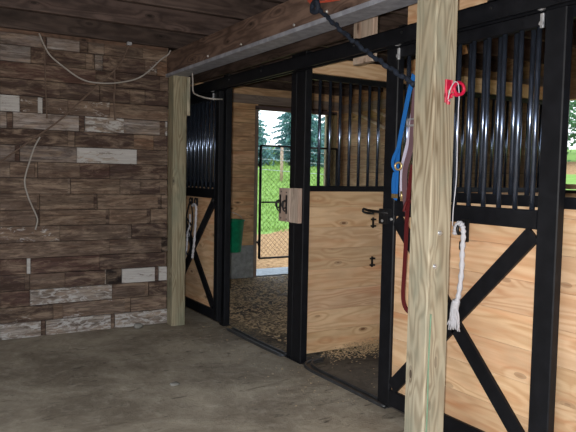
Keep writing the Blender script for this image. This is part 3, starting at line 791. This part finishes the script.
tag(MB().tube([(2.206, yq-.012, 1.825), (2.212, yq-.018, 1.87), (2.236, yq-.02, 1.905), (2.258, yq-.02, 1.903), (2.266, yq-.02, 1.875), (2.278, yq-.012, 1.84), (2.287, yq-.002, 1.78), (2.290, yq-.0, 1.6), (2.291, yq, 1.45), (2.296, PY0+.01, 1.30), (2.305, PY0+.02, 1.22)], .0024, 6, 5).build('string', M['white_rope']),
    'thin white string running from the red insulator down the foreground post edge', 'string', 'strings on the foreground post')
tag(MB().tube([(2.158, PY0-.005, .80), (2.152, PY0-.005, .55), (2.155, PY0-.005, .35), (2.150, PY0-.005, .12)], .004, 6, 6).build('string', M['green_cord']),
    'faded green string running down the lower corner of the foreground post', 'string', 'strings on the foreground post')

# ------------------------------------------------------------------ litter on the floors
random.seed(21)
def flakes(n, fn, size):
    m = MB()
    for _ in range(n):
        x, y, z = fn(); a = random.uniform(0, 6.28); s = size*random.uniform(.4, 1.3); w = s*random.uniform(.3, .8); h = random.uniform(.001, .006)
        u = Vector((math.cos(a), math.sin(a), random.uniform(-.3, .3)))*s; v = Vector((-math.sin(a), math.cos(a), random.uniform(-.3, .3)))*w
        p = Vector((x, y, z+h+.003)); n_ = Vector((0, 0, .0015))
        q = [p-u-v, p+u-v, p+u+v, p-u+v]
        m._add(q+[t+n_ for t in q], [(3, 2, 1, 0), (4, 5, 6, 7), (0, 1, 5, 4), (1, 2, 6, 5), (2, 3, 7, 6), (3, 0, 4, 7)], tint=rt(.6, 1.1))
    return m
def far_pt():
    return (random.uniform(2.8, 5.4), random.uniform(4.5, 7.9), 0)
tag(flakes(6500, far_pt, .015).build('wood_shavings', M['shaving']), 'tan wood shavings scattered thinly over the far stall floor', 'shavings', kind='stuff')
def pile_pt():
    x = random.triangular(2.8, 5.2, 4.3); d = abs(random.gauss(0, .10)); lim = max(.015, .12*(1-d/.26))*min(1, (x-2.75)/.9+.12)
    return (x, 4.225-d, random.uniform(0, 1)*lim)
tag(flakes(9000, pile_pt, .007).build('wood_shavings', M['shaving']), 'low bank of pale shavings against the foot of the partition in the near stall', 'shavings', kind='stuff')
def near_pt(): return (random.uniform(2.75, 5.0), random.uniform(2.2, 4.2), 0)
tag(flakes(300, near_pt, .006).build('wood_shavings', M['shaving']), 'few stray shavings on the dark near stall floor', 'shavings', kind='stuff')
def aisle_pt():
    return (2.55-abs(random.gauss(0, .25)), random.uniform(3.2, 5.8), .0)
tag(flakes(140, aisle_pt, .005).build('wood_shavings', M['shaving']), 'crumbs of shavings on the aisle floor along the stall fronts', 'shavings', kind='stuff')
def rock(name, c, s, label, mat='stone', n=10):
    vs = []; fs = []; random.seed(int(c[0]*100))
    for j in range(1, n//2+1):
        for i in range(n):
            a = 2*math.pi*i/n; b_ = math.pi*j/(n//2+1); k = random.uniform(.85, 1.15)
            vs.append((c[0]+s[0]*k*math.sin(b_)*math.cos(a), c[1]+s[1]*k*math.sin(b_)*math.sin(a), c[2]+s[2]*(1+math.cos(b_)*k)))
    L = n//2
    for j in range(L-1):
        for i in range(n): fs.append((j*n+i, (j+1)*n+i, (j+1)*n+(i+1) % n, j*n+(i+1) % n))
    fs += [tuple(range(n)), tuple((L-1)*n+i for i in range(n-1, -1, -1))]
    return tag(MB()._add(vs, fs, smooth=True).build(name, M[mat]), label, 'stone')
rock('stone', (1.86, 5.78, -.006), (.045, .03, .028), 'small grey stone on the floor at the foot of the plank wall')
rock('stone', (1.58, 4.1, -.008), (.035, .03, .012), 'flat pale pebble on the aisle floor before the far stall opening')

# ------------------------------------------------------------------ outdoors
def height(x, y):
    d = max(0, y-16.5, (x-10.5)*.9)
    return min(.12*d, 4.4)-.06
def noiseish(x, y): return math.sin(x*.9+y*.4)*math.sin(y*.7-x*.3)
m = MB(); vs = []; fs = []; pv = []
N = 110
def gx(i): return -45+i*(130/N)
def gy_(j): return -25+j*(130/N)
for jj in range(N+1):
    for i in range(N+1):
        x, y = gx(i), gy_(jj)
        x0 = 5.86; 
        vs.append((x, y, height(x, y)-.02))
        dirt = 1.0 if (y < 14.6+.7*noiseish(x, y) and x < 11) else 0.0
        dd = max(0, x-10.5)*.9
        if 8 < x and y < x*.95+.0 and 15 < dd < 23: dirt = 1.0
        pv.append(dirt)
for jj in range(N):
    for i in range(N):
        if gx(i+1) < 5.9 and gx(i) > -4 and gy_(jj+1) < 8.3 and gy_(jj) > -4: pass
        a = jj*(N+1)+i; fs.append((a, a+1, a+N+2, a+N+1))
m._add(vs, fs, smooth=True); m.paint = pv
for k, p in enumerate(m.v):
    if -4 < p[0] < 7.0 and -4 < p[1] < 9.2: m.v[k] = (p[0], p[1], -.30)
tag(m.build('ground', M['terrain'], origin=(0, 0, 0)), kind='structure')
ap = MB().box(DX0-.6, DX1+.6, YE+.45, YE+2.6, -.12, -.012)
tag(MB().box(3.0, 9.5, YE+.6, YE+2.2, -.2, -.03).build('ground_apron', M['terrain'], origin=(5, 9, 0)), kind='structure')
for o in COL.objects:
    if o.name == 'ground_apron':
        for d in o.data.attributes['paint'].data: d.value = 1.0

random.seed(5)
g = MB()
for _ in range(15000):
    y = random.uniform(15.0, 46); x = random.uniform(y*.46, y*.86); z = height(x, y)-.02
    a = random.uniform(0, 3.14); h = random.uniform(.05, .13) if y < 34 else random.uniform(.15, .5); w = .012+.0012*y
    c_, s_ = math.cos(a)*w, math.sin(a)*w; lx, ly = random.uniform(-.05, .05), random.uniform(-.05, .05)
    g._add([(x-c_, y-s_, z-.02), (x+c_, y+s_, z-.02), (x+lx, y+ly, z+h)], [(0, 1, 2)])
tag(g.build('grass', M['blade']), 'bright green grass blades growing over the rising lawn outside', 'grass', kind='stuff')

def spruce_mesh(h, r, seed):
    random.seed(seed); m = MB()
    lv = int(h*3.4)
    for i in range(lv):
        t = i/(lv-1); z = .25+(h-.35)*t; rr = r*(1-t)**.85+.10
        nb = max(6, int(16*(1-t)+6))
        for k in range(nb):
            a = 2*math.pi*(k/nb)+random.uniform(-.3, .3)+i*.7; L = rr*random.uniform(.75, 1.15)
            d = Vector((math.cos(a), math.sin(a), 0)); base = Vector((0, 0, z+random.uniform(-.1, .1)))
            side = Vector((-d.y, d.x, 0))
            ns = max(3, int(L/.22))
            for q in range(ns):
                u = (q+.6)/ns; p = base+d*(L*u)+Vector((0, 0, -L*.28*u*u+.10*u*L))
                w = .30*L*(1.15-u)+.07
                for sgn in (-1, 1):
                    tip = p+side*(sgn*w*random.uniform(.7, 1.2))+d*(w*.55)+Vector((0, 0, -w*random.uniform(.15, .6)))
                    th = .05+.05*random.random()
                    m._add([p-d*th*1.2, p+d*th*1.2+Vector((0, 0, .04)), tip+Vector((0, 0, .05)), tip-Vector((0, 0, .05))], [(0, 1, 2), (0, 2, 3), (0, 3, 1)])
    return m
def spruce(x, y, h, r, seed, label, src=None):
    z = height(x, y)-.1
    t = empty('spruce_tree', (x, y, z), label, 'tree', 'blue green spruces beyond the lawn')
    mm = spruce_mesh(h, r, seed); mm.v = [(a+x, b+y, c+z) for a, b, c in mm.v]
    mm.build('foliage', M['spruce'], t)
    MB().cyl((x, y, z), (x, y, z+h*.96), .16, 10, .02).build('trunk', M['bark'], t)
    return t
def at(px_az, dist): a = R(px_az); return dist*math.sin(a), dist*math.cos(a)
# azimuth measured from the aisle direction
for az, dist, h, r, sd, l in ((27.3, 40, 5.0, 1.75, 1, 'shorter spruce at the left edge of the outside doorway view'),
                              (31.9, 42, 7.2, 2.1, 2, 'tall spruce in the doorway view, left of the black post'),
                              (35.2, 45.5, 7.6, 2.0, 3, 'spruce seen through the partition bars right of the black post')):
    x, y = at(az, dist); spruce(x, y, h, r, sd, l)

def broad_tree(x, y, h, r, seed, label):
    random.seed(seed); z = height(x, y)-.1
    t = empty('leafy_tree', (x, y, z), label, 'tree', 'leafy trees outside the side window')
    m = MB()
    for _ in range(4200):
        while True:
            p = Vector((random.uniform(-1, 1), random.uniform(-1, 1), random.uniform(-1, 1)))
            if .25 < p.length < 1: break
        p = p.normalized()*(p.length**.5); lump = 1+.22*math.sin(p.x*6+seed)*math.sin(p.y*5)*math.cos(p.z*7)
        c = Vector((x+p.x*r*lump, y+p.y*r*lump, z+h*.54+p.z*h*.46*lump))
        a = Vector((random.uniform(-1, 1), random.uniform(-1, 1), random.uniform(-1, 1))).normalized()*.16; b = a.orthogonal().normalized()*.10
        m._add([c-a, c+b, c+a+Vector((0, 0, .03)), c-b], [(0, 1, 2, 3)])
    m.build('foliage', M['leaf'], t)
    MB().cyl((x, y, z), (x, y, z+h*.6), .18, 10, .08).build('trunk', M['bark'], t)
    for k in range(4):
        a = k*1.6+seed; MB().cyl((x, y, z+h*.35), (x+math.cos(a)*r*.5, y+math.sin(a)*r*.5, z+h*.65), .07, 8, .03).build('branch', M['bark'], t)
for az, dist, h, r, sd, l in ((53.0, 43, 8.2, 2.9, 11, 'leafy tree outside the side window, nearest the window left jamb'),
                              (61.5, 42, 8.0, 2.9, 12, 'leafy tree outside the side window, at the photo right edge'),
                              (56.8, 54, 9.5, 3.3, 13, 'taller leafy tree behind the other two outside the side window')):
    x, y = at(az, dist); broad_tree(x, y, h, r, sd, l)

# wire fence across the lawn
fx = [at(a, 31/math.cos(R(a-31))) for a in (25.0, 30.35, 35.7)]
k = 0
names = ['wooden fence post hidden left of the doorway view', 'pale wooden fence post standing in the lawn seen through the doorway', 'wooden fence post on the lawn seen through the partition bars']
P3 = []
for (x, y), l in zip(fx, names):
    z = height(x, y)-.1
    tag(MB().cyl((x, y, z), (x, y, z+1.75), .085, 12, .075).build('fence_post', M['fence_wood']), l, 'fence post', 'fence posts on the lawn'); P3.append((x, y, z))
for hz, l in ((1.6, 'top'), (1.1, 'middle'), (.6, 'lowest')):
    tag(MB().tube([(p[0], p[1]-.09, p[2]+hz) for p in P3], .012, 6, 3).build('fence_wire', M['galv']), l+' wire of the lawn fence outside the doorway', 'wire', 'fence wires on the lawn')

# ------------------------------------------------------------------ camera
cam = bpy.data.cameras.new('camera'); co = bpy.data.objects.new('camera', cam); COL.objects.link(co)
F_, YAW, PIT, ROL, CH = 640.0, R(31), R(-3.6), R(1.09), 1.45
cam.sensor_fit = 'HORIZONTAL'; cam.sensor_width = 36; cam.lens = F_/576*36; cam.clip_start = .05; cam.clip_end = 400
fw = Vector((math.sin(YAW)*math.cos(PIT), math.cos(YAW)*math.cos(PIT), math.sin(PIT)))
r_ = Vector((math.cos(YAW), -math.sin(YAW), 0)); u_ = r_.cross(fw)
r2 = r_*math.cos(ROL)+u_*math.sin(ROL); u2 = u_*math.cos(ROL)-r_*math.sin(ROL)
co.matrix_world = Matrix(((r2.x, u2.x, -fw.x, 0), (r2.y, u2.y, -fw.y, 0), (r2.z, u2.z, -fw.z, CH), (0, 0, 0, 1)))
SC.camera = co

# ------------------------------------------------------------------ light: camera flash, overcast sky
fl = bpy.data.lights.new('camera_flash', 'AREA'); fl.shape = 'RECTANGLE'; fl.size = .05; fl.size_y = .03; fl.energy = 86; fl.color = (1.0, .97, .93)
fo = bpy.data.objects.new('camera_flash', fl); COL.objects.link(fo)
fo.matrix_world = Matrix.Translation(r2*-.045+u2*.035+fw*.02) @ co.matrix_world
w = bpy.data.worlds.new('overcast_sky'); SC.world = w; w.use_nodes = True
nt = w.node_tree; bg = nt.nodes['Background']
tc = nt.nodes.new('ShaderNodeTexCoord'); sp_ = nt.nodes.new('ShaderNodeSeparateXYZ'); rp = nt.nodes.new('ShaderNodeValToRGB')
nt.links.new(tc.outputs['Generated'], sp_.inputs[0]); nt.links.new(sp_.outputs['Z'], rp.inputs[0]); nt.links.new(rp.outputs[0], bg.inputs[0])
rp.color_ramp.elements[0].position = 0; rp.color_ramp.elements[0].color = (.9, .96, 1, 1)
rp.color_ramp.elements[1].position = .6; rp.color_ramp.elements[1].color = (.72, .84, 1, 1)
bg.inputs[1].default_value = 1.9

vs_ = SC.view_settings
vs_.view_transform = 'Standard'; vs_.look = 'None'; vs_.exposure = .4; vs_.gamma = 1; vs_.use_curve_mapping = False
